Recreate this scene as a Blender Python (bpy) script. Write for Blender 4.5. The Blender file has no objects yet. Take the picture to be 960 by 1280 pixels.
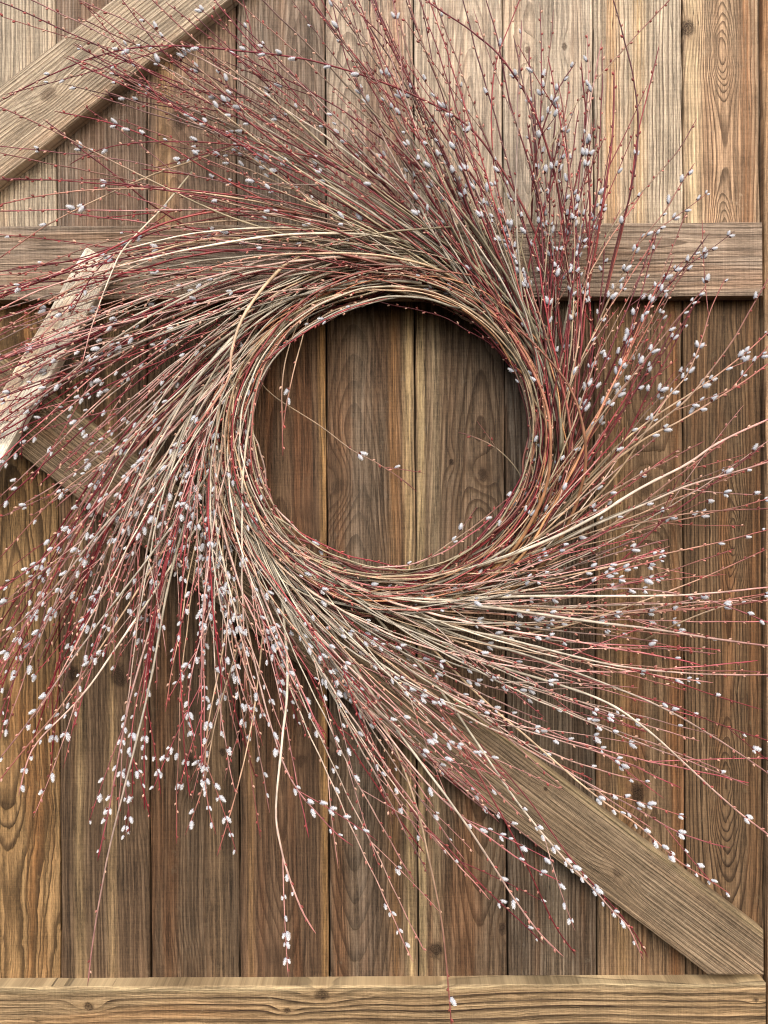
import bpy, math, random
import numpy as np
from mathutils import Vector, Matrix

# ------------------------------------------------------------------ camera, light, exposure
sc = bpy.context.scene
COL = sc.collection
D = 1200.0                      # camera distance to the boards, in mm
ROLL = math.radians(0.3)
cam_d = bpy.data.cameras.new('camera')
cam_d.sensor_fit = 'VERTICAL'
cam_d.sensor_height = 36.0
cam_d.lens = 36.0 * D / 1280.0
cam_d.clip_start = 0.05
cam_d.clip_end = 200.0
cam = bpy.data.objects.new('camera', cam_d)
COL.objects.link(cam)
cam.location = (0, -D / 1000, 0)
cam.rotation_euler = (Matrix.Rotation(math.radians(90), 4, 'X') @ Matrix.Rotation(-ROLL, 4, 'Z')).to_euler()
sc.camera = cam

SUN_EL, SUN_AZ = math.radians(36), math.radians(-20)   # azimuth from straight in front of the door, minus = left
world = bpy.data.worlds.new('World')
sc.world = world
world.use_nodes = True
wn = world.node_tree
bg = wn.nodes['Background']
sky = wn.nodes.new('ShaderNodeTexSky')
sky.sky_type = 'NISHITA'
sky.sun_disc = False
sky.sun_elevation = SUN_EL
sky.sun_rotation = math.pi - SUN_AZ * -1
sky.air_density = 1.0
sky.dust_density = 6.0
sky.ozone_density = 1.0
wn.links.new(sky.outputs[0], bg.inputs[0])
bg.inputs[1].default_value = 0.14
sun_d = bpy.data.lights.new('sun', 'SUN')
sun_d.energy = 1.5
sun_d.angle = math.radians(40)
sun_d.color = (1.0, 0.98, 0.955)
sun = bpy.data.objects.new('sun', sun_d)
COL.objects.link(sun)
to_sun = Vector((math.sin(SUN_AZ) * math.cos(SUN_EL), -math.cos(SUN_AZ) * math.cos(SUN_EL), math.sin(SUN_EL)))
sun.rotation_euler = to_sun.to_track_quat('Z', 'Y').to_euler()
sun.location = to_sun * 4
sc.view_settings.view_transform = 'Standard'
sc.view_settings.look = 'None'
sc.view_settings.exposure = 0.53
sc.view_settings.gamma = 1.0
sc.view_settings.use_curve_mapping = False
try:
    sc.cycles.max_bounces = 4
    sc.cycles.filter_width = 1.05
    sc.cycles.diffuse_bounces = 2
    sc.cycles.glossy_bounces = 1
except Exception:
    pass

# ------------------------------------------------------------------ helpers
CR, SR = math.cos(-ROLL), math.sin(-ROLL)
def P(px, py, h=0.0):
    """point of the photograph (px, py) at h mm in front of the boards -> world, metres"""
    u, v = px - 480.0, 640.0 - py
    x, z = u * CR - v * SR, u * SR + v * CR
    k = (D - h) / D / 1000.0
    return Vector((x * k, -h / 1000.0, z * k))

def lin(c):
    return tuple(((v / 255) / 12.92 if v / 255 <= 0.04045 else ((v / 255 + 0.055) / 1.055) ** 2.4) for v in c)

def mesh_obj(name, verts, faces, mat, parent=None, cols=None, smooth=True, loc=None):
    me = bpy.data.meshes.new(name)
    me.from_pydata(verts, [], faces)
    if cols is not None:
        a = me.color_attributes.new('Col', 'FLOAT_COLOR', 'POINT')
        a.data.foreach_set('color', np.asarray(cols, dtype=np.float32).ravel())
    if smooth:
        me.polygons.foreach_set('use_smooth', [True] * len(me.polygons))
    me.materials.append(mat)
    me.update()
    o = bpy.data.objects.new(name, me)
    COL.objects.link(o)
    if parent is not None:
        o.parent = parent
    if loc is not None:
        o.location = loc
    return o

def empty(name, loc):
    o = bpy.data.objects.new(name, None)
    o.empty_display_size = 0.05
    COL.objects.link(o)
    o.location = loc
    return o

# small expression layer over shader math nodes
class V:
    def __init__(s, nt, sock): s.nt, s.s = nt, sock
    def _m(s, op, *a):
        n = s.nt.nodes.new('ShaderNodeMath'); n.operation = op
        for i, v in enumerate((s,) + a):
            if isinstance(v, V): s.nt.links.new(v.s, n.inputs[i])
            else: n.inputs[i].default_value = float(v)
        return V(s.nt, n.outputs[0])
    def __add__(s, o): return s._m('ADD', o)
    __radd__ = __add__
    def __sub__(s, o): return s._m('SUBTRACT', o)
    def __rsub__(s, o): return (s * -1.0) + o
    def __mul__(s, o): return s._m('MULTIPLY', o)
    __rmul__ = __mul__
    def __truediv__(s, o): return s._m('DIVIDE', o)
    def sqrt(s): return s._m('SQRT')
    def exp(s): return s._m('EXPONENT')
    def fract(s): return s._m('FRACT')
    def abs(s): return s._m('ABSOLUTE')
    def pow(s, o): return s._m('POWER', o)
    def max(s, o): return s._m('MAXIMUM', o)
    def min(s, o): return s._m('MINIMUM', o)
    def step(s, a, b):
        n = s.nt.nodes.new('ShaderNodeMapRange'); n.interpolation_type = 'SMOOTHSTEP'
        s.nt.links.new(s.s, n.inputs[0])
        n.inputs[1].default_value = a; n.inputs[2].default_value = b
        return V(s.nt, n.outputs[0])

def noise(nt, x, y, z, detail=2.0, rough=0.5):
    c = nt.nodes.new('ShaderNodeCombineXYZ')
    for i, v in enumerate((x, y, z)):
        if isinstance(v, V): nt.links.new(v.s, c.inputs[i])
        else: c.inputs[i].default_value = float(v)
    n = nt.nodes.new('ShaderNodeTexNoise')
    n.inputs['Scale'].default_value = 1.0
    n.inputs['Detail'].default_value = detail
    n.inputs['Roughness'].default_value = rough
    nt.links.new(c.outputs[0], n.inputs['Vector'])
    return V(nt, n.outputs[0])

def cmix(nt, f, a, b, mode='MIX'):
    n = nt.nodes.new('ShaderNodeMix'); n.data_type = 'RGBA'; n.blend_type = mode
    n.clamp_factor = True
    for v, i in ((f, 0), (a, 6), (b, 7)):
        if isinstance(v, V): nt.links.new(v.s, n.inputs[i])
        elif isinstance(v, (int, float)): n.inputs[i].default_value = v
        else: n.inputs[i].default_value = (*v, 1.0)
    return V(nt, n.outputs[2])

def grey(nt, f):
    c = nt.nodes.new('ShaderNodeCombineColor')
    for i in range(3): nt.links.new(f.s, c.inputs[i])
    return V(nt, c.outputs[0])

def wood(name, early, late, weather, seed, pith=(20, 30, 0.08), w=7.0, ringk=0.8, wk=0.4,
         knots=(), bumps=(), streaks=(), fibre=0.6, wob=9.0, saw=0.5, rough=0.75, sat=0.8, gain=1.0, warm=0.45):
    """sawn wood. local coords in mm: x across, z along the grain.
    pith = (x of the pith line, depth of the pith, drift of that depth along z)
    knots = (x, z, radius, pull, tone) ; bumps = closed eyes (x, z, rx, rz, pull) ; streaks = (x, width, colour, amount)"""
    def trim(c):
        g = (c[0] + c[1] + c[2]) / 3
        return tuple((g + (v - g) * sat) * gain for v in c)
    early, late, weather = trim(early), tuple(v * 0.62 for v in trim(late)), trim(weather)
    streaks = [(a_, b_, tuple(v * min(1.0, gain + .22) for v in c_), k_) for a_, b_, c_, k_ in streaks]
    m = bpy.data.materials.new(name); m.use_nodes = True
    nt = m.node_tree
    bs = nt.nodes['Principled BSDF']
    tc = nt.nodes.new('ShaderNodeTexCoord')
    sp = nt.nodes.new('ShaderNodeSeparateXYZ')
    nt.links.new(tc.outputs['Object'], sp.inputs[0])
    X = V(nt, sp.outputs[0]) * 1000.0; Y = V(nt, sp.outputs[1]) * 1000.0; Z = V(nt, sp.outputs[2]) * 1000.0
    s = seed * 13.7
    # slow wander of the grain, long along z
    wn1 = noise(nt, X * 0.010, Z * 0.0028, s, 1.0) - 0.5
    wn2 = noise(nt, X * 0.05, Z * 0.012, s + 5, 3.0, 0.6) - 0.5
    xx = X + wn1 * wob + wn2 * (wob * 0.38)
    dz = noise(nt, 0.0, Z * 0.0045, s + 9, 1.0) - 0.5
    dep = Z * pith[2] + dz * 14.0 + (pith[1]) + Y
    dx = xx - pith[0]
    u = (dx * dx + dep * dep).sqrt() + wn2 * (wob * 0.25)
    core = None
    halo = None
    Xw = X + (noise(nt, X * 0.05, Z * 0.03, s + 61, 2.0) - 0.5) * 9.0
    Zw = Z + (noise(nt, X * 0.05, Z * 0.03, s + 67, 2.0) - 0.5) * 26.0
    for (kx, kz, R, pull, tone) in knots:
        ax = (X * 0.6 + Xw * 0.4 - kx) / R; az = (Z * 0.75 + Zw * 0.25 - kz) / R
        e = ((ax * ax * 0.26 + az * az * 0.06) * -1.0).exp()
        u = u + e * (pull * 0.7)
        kn = noise(nt, X * (1.1 / R), Z * (1.1 / R), s + kx, 3.0, 0.6) - 0.5
        q = (ax * ax * 1.15 + az * az * 0.6).sqrt() + kn * 1.5
        c1 = (1.0 - q.step(0.45, 1.12)) * (0.65 + 0.7 * (kn + 0.5)) * min(1.0, tone * 1.3 + .2)
        h1 = e.step(0.45, 1.0)
        ring = ((q * (R / 2.4)).fract()) * 0.45
        c1 = c1 * (1.0 - ring)
        core = c1 if core is None else core.max(c1)
        halo = h1 if halo is None else halo.max(h1)
    for (kx, kz, rx, rz, pull) in bumps:
        ax = (Xw - kx) / rx; az = (Zw - kz) / rz
        u = u + ((ax * ax + az * az) * -1.0).exp() * pull
    var = noise(nt, u * 0.045, s, 0.0, 1.0)
    ph = (u / (w * 0.74) + var * 2.6).fract()
    ring = ph.step(0.42, 0.90) * (1.0 - ph.step(0.94, 1.0))
    ringamt = noise(nt, X * 0.02, Z * 0.004, s + 3, 1.0)
    # fibres, saw marks, blotches, checks
    fib = noise(nt, xx * 0.36, Z * 0.0075, s + 11, 3.0, 0.75).step(0.28, 0.72)
    fibm = noise(nt, xx * 0.20, Z * 0.0042, s + 41, 2.0, 0.6)
    ring = ring * (0.35 + 0.65 * ringamt.step(0.1, 0.5)) * (0.62 + fibm.step(0.3, 0.65) * 0.35 + fib.step(0.3, 0.7) * 0.3)
    fib2 = noise(nt, X * 0.5, Z * 0.22, s + 12, 3.0, 0.7)
    sawn = noise(nt, X * 0.015, Z * 0.62, s + 13, 2.0, 0.6)
    blot = noise(nt, X * 0.028, Z * 0.0045, s + 17, 3.0, 0.55)
    blot2 = noise(nt, X * 0.02, Z * 0.02, s + 19, 4.0, 0.6)
    band = noise(nt, xx * 0.045, Z * 0.0012, s + 23, 1.0)
    chk = noise(nt, xx * 0.30, Z * 0.004, s + 29, 1.0)
    check = (1.0 - ((chk - 0.5).abs()).step(0.0, 0.010)) * blot.step(0.50, 0.62)
    c = cmix(nt, ring * (ringk * .85 if ringk >= .9 else ringk * .66), early, late)
    dark = tuple(v * 0.55 for v in early)
    c = cmix(nt, band.step(0.44, 0.75) * 0.6, c, dark)
    wmask = (blot.step(0.34, 0.66) * 0.65 + fib.step(0.35, 0.7) * 0.35) * wk
    c = cmix(nt, wmask * (1.0 - ring * 0.8), c, weather)
    hue = noise(nt, xx * 0.035, Z * 0.0022, s + 53, 2.0)
    c = cmix(nt, hue.step(0.5, 0.7) * warm, c, cmix(nt, 1.0, c, (1.24, 0.88, 0.64), 'MULTIPLY'))
    for (sx, sw, scol, sk) in streaks:
        ax = (xx * 0.6 + X * 0.4 - sx) / sw
        e = ((ax * ax) * -1.0).exp() * sk
        c = cmix(nt, e * (0.5 + 0.5 * fib), c, scol)
    tone = (1.0 + (fibm - 0.5) * 1.2 * fibre + (fib - 0.5) * 1.3 * fibre + (fib2 - 0.5) * 1.3 * fibre + (sawn - 0.5) * 1.7 * saw * blot2 + (blot2 - 0.5) * 1.0).max(0.25)
    c = cmix(nt, 1.0, c, grey(nt, tone), 'MULTIPLY')
    scuff = noise(nt, X * 0.06, Z * 0.05, s + 71, 5.0, 0.7).step(0.60, 0.72) * 0.4
    c = cmix(nt, scuff, c, weather)
    if core is not None:
        c = cmix(nt, halo * 0.42, c, tuple(min(1, v * 1.25) for v in early))
        c = cmix(nt, core, c, (late[0] * .5, late[1] * .36, late[2] * .3))
    c = cmix(nt, check * 0.8, c, (0.012, 0.009, 0.007))
    nt.links.new(c.s, bs.inputs['Base Color'])
    bs.inputs['Roughness'].default_value = rough
    bs.inputs['Specular IOR Level'].default_value = 0.25
    hgt = ring * 0.55 + fib * 0.7 + fib2 * 0.35 + sawn * 0.28 * saw - check * 1.2
    b = nt.nodes.new('ShaderNodeBump')
    b.inputs['Strength'].default_value = 0.8
    b.inputs['Distance'].default_value = 0.0018
    nt.links.new(hgt.s, b.inputs['Height'])
    nt.links.new(b.outputs[0], bs.inputs['Normal'])
    return m

def plank(name, mat, parent, w, l, t, loc, rot=0.0, outline=None, seed=0, bev=2.0, wear=0.5):
    """a plank, w x l x t mm, front face at local y = -t ... back at y = 0, bevelled and a little uneven.
    outline: optional list of (x, z) corners, counter-clockwise seen from the front"""
    rnd = random.Random(seed)
    if outline is None:
        outline = [(-w / 2, -l / 2), (w / 2, -l / 2), (w / 2, l / 2), (-w / 2, l / 2)]
    pts = []
    n = len(outline)
    for i in range(n):                                # cut each side into short pieces
        a, b = outline[i], outline[(i + 1) % n]
        L = math.hypot(b[0] - a[0], b[1] - a[1])
        k = max(1, int(L / 45))
        for j in range(k):
            f = j / k
            pts.append((a[0] + (b[0] - a[0]) * f, a[1] + (b[1] - a[1]) * f, j > 0))
    cx = sum(p[0] for p in pts) / len(pts); cz = sum(p[1] for p in pts) / len(pts)
    m = len(pts)
    nor = []
    for i in range(m):
        a, b = pts[i - 1], pts[(i + 1) % m]
        tx, tz = b[0] - a[0], b[1] - a[1]
        L = math.hypot(tx, tz) or 1
        nor.append((tz / L, -tx / L))
    V_, F_ = [], []
    jit = [rnd.uniform(-wear, wear) if p[2] else 0 for p in pts]
    for ring in range(4):                             # back edge, side top, bevel mid, face edge
        for i, p in enumerate(pts):
            bv = bev * (1 + 0.5 * jit[i])
            ins, y = ((0, 0), (0, -t + bv), (bv * 0.3, -t + bv * 0.3), (bv, -t))[ring]
            ins += jit[i] * 0.5
            V_.append(((p[0] - nor[i][0] * ins) / 1000, y / 1000, (p[1] - nor[i][1] * ins) / 1000))
    for r in range(3):
        for i in range(m):
            j = (i + 1) % m
            F_.append((r * m + i, r * m + j, (r + 1) * m + j, (r + 1) * m + i))
    F_.append(tuple(3 * m + i for i in range(m)))
    F_.append(tuple(reversed(range(m))))
    o = mesh_obj(name, V_, F_, mat, parent, smooth=False)
    o.location = loc
    o.rotation_euler = (0, rot, 0)
    return o

# ------------------------------------------------------------------ the door
door = empty('barn_door', (0, 0, -0.75))
door['label'] = 'weathered brown barn door of vertical boards with rails and diagonal braces'
door['category'] = 'door'
DZ = -0.75
def dl(x, y, z): return (x / 1000, y / 1000, z / 1000 - DZ)

# world mm of a photo point on the plane h in front of the boards
def W(px, py, h=0):
    p = P(px, py, h); return p.x * 1000, p.z * 1000

PALE = lin((214, 194, 165)); GREYW = lin((186, 174, 158))
TAN = lin((150, 118, 84)); BRN = lin((118, 90, 64)); DBR = lin((62, 44, 31)); GOLD = lin((176, 134, 82))
# board seams in world mm, from the photograph at mid height
seams_up = [W(x, 150)[0] for x in (-42, 70, 183.5, 295.5, 407, 517.5, 628.5, 742, 853.5, 950)]
seams_lo = [W(x, 800)[0] for x in (-38, 74, 186, 298, 409.5, 520.5, 632.5, 744.5, 855, 953)]
zt = W(480, -90)[1]; zr = W(480, 330)[1]; zb = W(480, 1250)[1]

def loc_k(i, up):                                   # photo point -> local mm of board i
    s = seams_up if up else seams_lo
    cx = (s[i] + s[i + 1]) / 2
    cz = ((zt + zr) / 2) if up else ((zr + zb) / 2)
    return lambda px, py: (W(px, py)[0] - cx, W(px, py)[1] - cz)

def K(i, up, *ks):
    f = loc_k(i, up)
    return [(*f(px, py), R, pull, tone) for px, py, R, pull, tone in ks]
def B(i, up, *ks):
    f = loc_k(i, up)
    return [(*f(px, py), rx, rz, pull) for px, py, rx, rz, pull in ks]
def S(i, up, *ks):
    f = loc_k(i, up)
    return [(f(px, 600)[0], w, c, k) for px, w, c, k in ks]

UP = [
 dict(early=lin((198, 178, 148)), late=lin((104, 82, 62)), weather=PALE, pith=(-90, 30, .02), w=6.5, ringk=.75),
 dict(early=lin((140, 110, 84)), late=lin((82, 60, 46)), weather=GREYW, pith=(110, 40, .03), w=6, ringk=.5, wk=.35),
 dict(early=lin((146, 114, 88)), late=lin((84, 58, 44)), weather=lin((190, 160, 125)), pith=(-20, 40, .05), w=7, ringk=.6,
      knots=K(2, 1, (224, 146, 15, 26, .55), (246, 150, 12, 10, .45)), streaks=S(2, 1, (208, 10, lin((205, 165, 115)), .5))),
 dict(early=lin((150, 124, 100)), late=lin((88, 66, 52)), weather=GREYW, pith=(30, 30, .1), w=7, ringk=.6, knots=K(3, 1, (330, 95, 8, 20, .4))),
 dict(early=lin((190, 166, 140)), late=lin((108, 84, 66)), weather=PALE, pith=(-25, 28, .16), w=7.5, ringk=.75,
      knots=K(4, 1, (487, 95, 4, 12, .9)), streaks=S(4, 1, (498, 10, lin((170, 120, 90)), .6), (470, 8, lin((150, 105, 82)), .4))),
 dict(early=lin((200, 178, 152)), late=lin((150, 126, 102)), weather=PALE, pith=(15, 22, .14), w=7, ringk=.6, wk=.5),
 dict(early=lin((200, 180, 154)), late=lin((128, 106, 86)), weather=PALE, pith=(-24, 20, .12), w=8, ringk=.7, wk=.5,
      knots=K(6, 1, (660, 62, 4.2, 22, .95), (706, 58, 4.5, 10, .8))),
 dict(early=lin((204, 182, 150)), late=lin((120, 96, 74)), weather=PALE, pith=(-120, 20, .02), w=6.5, ringk=.9, wk=.45,
      streaks=S(7, 1, (768, 9, lin((200, 150, 95)), .6), (800, 9, lin((196, 160, 110)), .5))),
 dict(early=lin((188, 152, 112)), late=lin((84, 60, 42)), weather=lin((206, 182, 146)), pith=(4, 6, .02), w=6.0, ringk=.95, wk=.3, wob=8,
      knots=K(8, 1, (860, 35, 11, 10, .6)), bumps=B(8, 1, (902, 62, 16, 48, -28), (905, 290, 14, 48, -28)),
      streaks=S(8, 1, (935, 10, lin((150, 105, 70)), .7), (868, 10, lin((206, 186, 150)), .6))),  # dark streak at the right edge is shade beside the post, painted in
]
LO = [
 dict(early=lin((160, 122, 72)), late=lin((66, 46, 28)), weather=lin((178, 144, 92)), pith=(0, 14, .10), w=13, ringk=.9, wk=.4, wob=34,
      bumps=B(0, 0, (0, 930, 44, 170, -46), (18, 1260, 26, 120, -40))),
 dict(early=lin((122, 95, 68)), late=lin((68, 50, 36)), weather=lin((150, 126, 96)), pith=(-70, 30, .02), w=7, ringk=.55, wk=.4,
      knots=K(1, 0, (92, 842, 9, 14, .6), (150, 845, 13, 20, .55), (176, 1000, 14, 16, .15)), streaks=S(1, 0, (98, 6, lin((178, 152, 112)), .6), (138, 6, lin((180, 152, 112)), .6))),
 dict(early=lin((112, 86, 60)), late=lin((64, 46, 33)), weather=lin((140, 118, 92)), pith=(20, 36, .05), w=7, ringk=.5, wk=.45,
      knots=K(2, 0, (237, 953, 10, 18, .55), (278, 940, 5, 8, .7), (200, 1214, 9, 14, .2), (238, 1216, 10, 14, .2)), streaks=S(2, 0, (270, 12, lin((150, 125, 96)), .4))),
 dict(early=lin((116, 86, 60)), late=lin((62, 43, 31)), weather=lin((142, 116, 86)), pith=(0, 30, .07), w=8, ringk=.6, wk=.35,
      knots=K(3, 0, (345, 1192, 16, 22, .15), (376, 950, 9, 14, .3), (385, 640, 14, 10, .1)), streaks=S(3, 0, (404, 5, lin((172, 134, 86)), .8), (312, 5, lin((150, 118, 80)), .5))),
 dict(early=lin((118, 92, 66)), late=lin((60, 44, 32)), weather=lin((136, 122, 104)), pith=(-22, 18, .12), w=7, ringk=.85, wk=.4,
      knots=K(4, 0, (424, 606, 12, 30, .25), (420, 947, 8, 14, .35)),
      streaks=S(4, 0, (492, 7, lin((158, 118, 76)), .5), (511, 6, lin((190, 164, 122)), .85), (450, 14, lin((122, 110, 96)), .5))),
 dict(early=lin((120, 93, 66)), late=lin((64, 46, 33)), weather=lin((148, 130, 106)), pith=(24, 22, .09), w=7, ringk=.75, wk=.4,
      knots=K(5, 0, (564, 576, 4.6, 10, 1.0), (603, 593, 9, 24, .45), (546, 1188, 10, 14, .8), (611, 426, 3.5, 6, .8), (628, 1160, 7, 10, .5)),  # first entry is an open knot hole, its dark depth painted as colour
      streaks=S(5, 0, (526, 5, lin((186, 164, 124)), .8), (544, 6, lin((170, 152, 122)), .6))),
 dict(early=lin((112, 88, 64)), late=lin((62, 45, 33)), weather=lin((156, 144, 126)), pith=(-60, 34, .03), w=6, ringk=.6, wk=.5,
      knots=K(6, 0, (668, 1012, 8, 14, .6)), streaks=S(6, 0, (690, 16, lin((140, 126, 106)), .4))),
 dict(early=lin((138, 106, 72)), late=lin((70, 50, 34)), weather=lin((160, 138, 106)), pith=(10, 40, .04), w=6.5, ringk=.8, wk=.4,
      knots=K(7, 0, (808, 604, 15, 34, .4), (797, 992, 12, 28, .7)), streaks=S(7, 0, (842, 6, lin((116, 78, 46)), .6), (775, 8, lin((160, 128, 84)), .4))),
 dict(early=lin((132, 100, 66)), late=lin((64, 45, 30)), weather=lin((152, 130, 98)), pith=(6, 10, .05), w=6.5, ringk=.9, wk=.3, wob=10,
      bumps=B(8, 0, (918, 674, 12, 46, -26), (906, 985, 16, 70, -28)), streaks=S(8, 0, (938, 9, lin((100, 70, 44)), .6))),  # right-edge streak puts the shade next to the post into the colour
]
for up, defs, seams in ((True, UP, seams_up), (False, LO, seams_lo)):
    z0, z1 = (zr, zt) if up else (zb, zr - 1)
    for i, dct in enumerate(defs):
        wdt = seams[i + 1] - seams[i] - 1.6
        mat = wood('board_wood', seed=i + (40 if up else 70), gain=.86 if up and i > 3 else .8 if up else 0.62 * (1.12, .96, .9, 1.0, 1.02, 1.06, .88, 1.1, 1.0)[i], sat=.74 if up else .84, warm=.25 if up else .6, fibre=.62 if up else .8, **dct)
        plank('board', mat, door, wdt, z1 - z0, 18, dl((seams[i] + seams[i + 1]) / 2, 18 + random.Random(i).uniform(-.8, .8), (z0 + z1) / 2), seed=i + 50 * up, bev=1.8, wear=1.1)
backm = wood('backing_wood', lin((70, 52, 38)), lin((40, 28, 20)), lin((80, 62, 48)), 7)
plank('backing_panel', backm, door, 1090, 1500, 12, dl((seams_up[0] + seams_up[-1]) / 2, 32, (zt + zb) / 2), bev=1)

# rails and braces, 24 mm thick, on top of the boards
RT = 24
xr = W(953.5, 320, RT)[0]
# top rail: front face top edge ~ y 279, bottom edge ~ 372 at mid width
ztop = W(480, 280, RT)[1]; zbot = W(480, 372.5, RT)[1]
zc = (ztop + zbot) / 2; xl = -620
rl = xr - xl
railm = wood('rail_wood', lin((150, 124, 98)), lin((92, 70, 54)), lin((168, 152, 132)), 31, pith=(-20, 26, .02), w=6.5, ringk=.7, wk=.45, saw=.8, wob=5, sat=.7)
plank('rail', railm, door, ztop - zbot, rl, RT, dl((xl + xr) / 2, 0, zc), rot=math.pi / 2, seed=3, bev=2)
# bottom rail: its top face shows, with a pale streak along the upper edge
ztop = W(480, 1232, RT)[1]; zbot = ztop - 120; zc = (ztop + zbot) / 2
def kr(px, py):
    a, b = W(px, py, RT); return -(b - zc), b * 0 + (a - (xl + xr) / 2)
railb = wood('bottom_rail_wood', lin((178, 142, 92)), lin((88, 62, 38)), lin((206, 178, 130)), 33, pith=(24, 16, .03), w=13, ringk=1.0, wk=.4, gain=.64, warm=.3, sat=.8, wob=22,
             knots=[(*kr(402, 1243), 9, 16, .55), (*kr(358, 1263), 4.5, 12, .8), (*kr(110, 1258), 5.5, 20, .7), (*kr(945, 1250), 3.5, 8, .7)],
             streaks=[(-58, 5, lin((206, 186, 146)), .6)])
plank('rail', railb, door, 120, rl, RT, dl((xl + xr) / 2, 0, zc), rot=math.pi / 2, seed=4, bev=2.5)
# lower brace runs from the left edge down to the lower right corner
def brace(corners, mat_args, seed, kn=()):
    pts = [W(px, py, RT) for px, py in corners]              # counter-clockwise from the front, first edge = lower long edge
    (x0, z0), (x1, z1) = pts[0], pts[1]
    ang = math.atan2(z1 - z0, x1 - x0)
    cx = sum(p[0] for p in pts) / len(pts); cz = sum(p[1] for p in pts) / len(pts)
    th = math.pi / 2 - ang                                    # local z -> along the brace
    c, s = math.cos(th), math.sin(th)
    inv = lambda x, z: ((x - cx) * c - (z - cz) * s, (x - cx) * s + (z - cz) * c)
    out = [inv(*p) for p in pts]
    knots = [(*inv(*W(px, py, RT)), R, pull, tone) for px, py, R, pull, tone in kn]
    mat = wood('brace_wood', sat=.92, gain=.84, warm=.3, seed=seed, knots=knots, **mat_args)
    return plank('brace', mat, door, 0, 0, RT - 0.4, dl(cx, 0, cz), rot=th, outline=out, seed=seed, bev=3)
brace([(-200, 399), (886, 1219.5), (955.5, 1219.5), (955.5, 1164), (-60, 398)],
      dict(early=lin((140, 118, 92)), late=lin((88, 70, 52)), weather=lin((156, 142, 120)), pith=(-90, 20, .01), w=6, ringk=.8, wk=.4, wob=3.5,
           streaks=[(-40, 5, lin((168, 150, 112)), .5)]), 51, kn=[(772, 1092, 7, 14, .35), (682, 986, 3, 6, .7)])
brace([(-70, 280), (330, -36), (186, -36), (-230, 280)],
      dict(early=lin((186, 166, 140)), late=lin((124, 104, 86)), weather=lin((206, 194, 174)), pith=(80, 24, .01), w=6, ringk=.8, wk=.45, wob=3.5),
      57, kn=[(60, 118, 9, 18, .4), (120, 70, 6, 10, .15)])

# the post at the right edge of the door
post = None
px0 = W(956.5, 640, 10)[0]
pm = wood('post_wood', lin((160, 124, 84)), lin((90, 66, 44)), lin((176, 148, 110)), 77, pith=(-60, 30, .02), w=6, ringk=.6)
post = plank('door_post', pm, None, 90, 1500, 48, ((px0 + 45.5) / 1000, 0.038, (zt + zb) / 2000), seed=9, bev=3)
post['label'] = 'golden brown wooden post along the right edge of the door'
post['category'] = 'post'

# pale stake lying over the left end of the top rail
stm = wood('stake_wood', lin((236, 228, 206)), lin((204, 190, 156)), lin((250, 246, 236)), 91, pith=(-50, 20, .02), w=5, ringk=.25, wk=.5, saw=.3, fibre=.22)
a = P(129, 322, 40); b = P(-40, 610, 52)
ax = (a - b); L = ax.length
zax = ax.normalized(); yax = Vector((0, 1, 0)); yax = (yax - zax * yax.dot(zax)).normalized(); xax = yax.cross(zax)
stake = plank('wooden_stake', stm, None, 42, L * 1000, 16, (0, 0, 0), seed=12, bev=2.5, wear=1.0)
M4 = Matrix((xax, yax, zax)).transposed().to_4x4(); M4.translation = (a + b) / 2 + yax * 0.006
stake.matrix_world = M4
stake['label'] = 'pale bleached wooden stake slanting behind the twigs at the left edge'
stake['category'] = 'stake'

# ------------------------------------------------------------------ the wreath
RND = random.Random(11)
CX, CY = 487.0, 543.0                                   # middle of the ring in the photograph
wreath = empty('willow_wreath', P(CX, CY + 172, 60))
wreath['label'] = 'round wreath of red and tan willow twigs with silver grey catkins'
wreath['category'] = 'wreath'
WL = wreath.location.copy()

twm = bpy.data.materials.new('twig_bark'); twm.use_nodes = True
nt = twm.node_tree; bs = nt.nodes['Principled BSDF']
at = nt.nodes.new('ShaderNodeAttribute'); at.attribute_name = 'Col'
tcn = nt.nodes.new('ShaderNodeNewGeometry')
nz = nt.nodes.new('ShaderNodeTexNoise'); nz.inputs['Scale'].default_value = 70; nz.inputs['Detail'].default_value = 3
nt.links.new(tcn.outputs['Position'], nz.inputs['Vector'])
fac = V(nt, nz.outputs[0]) * 1.7 + 0.15
cc = cmix(nt, 1.0, V(nt, at.outputs['Color']), grey(nt, fac), 'MULTIPLY')
nt.links.new(cc.s, bs.inputs['Base Color'])
bs.inputs['Roughness'].default_value = 0.42
bs.inputs['Specular IOR Level'].default_value = 0.45

ckm = bpy.data.materials.new('catkin_fur'); ckm.use_nodes = True
nt = ckm.node_tree; bs = nt.nodes['Principled BSDF']
at = nt.nodes.new('ShaderNodeAttribute'); at.attribute_name = 'Col'
nt.links.new(at.outputs['Color'], bs.inputs['Base Color'])
bs.inputs['Roughness'].default_value = 0.8
bs.inputs['Specular IOR Level'].default_value = 0.2
bs.inputs['Sheen Weight'].default_value = 0.6
bs.inputs['Sheen Roughness'].default_value = 0.4

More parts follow.
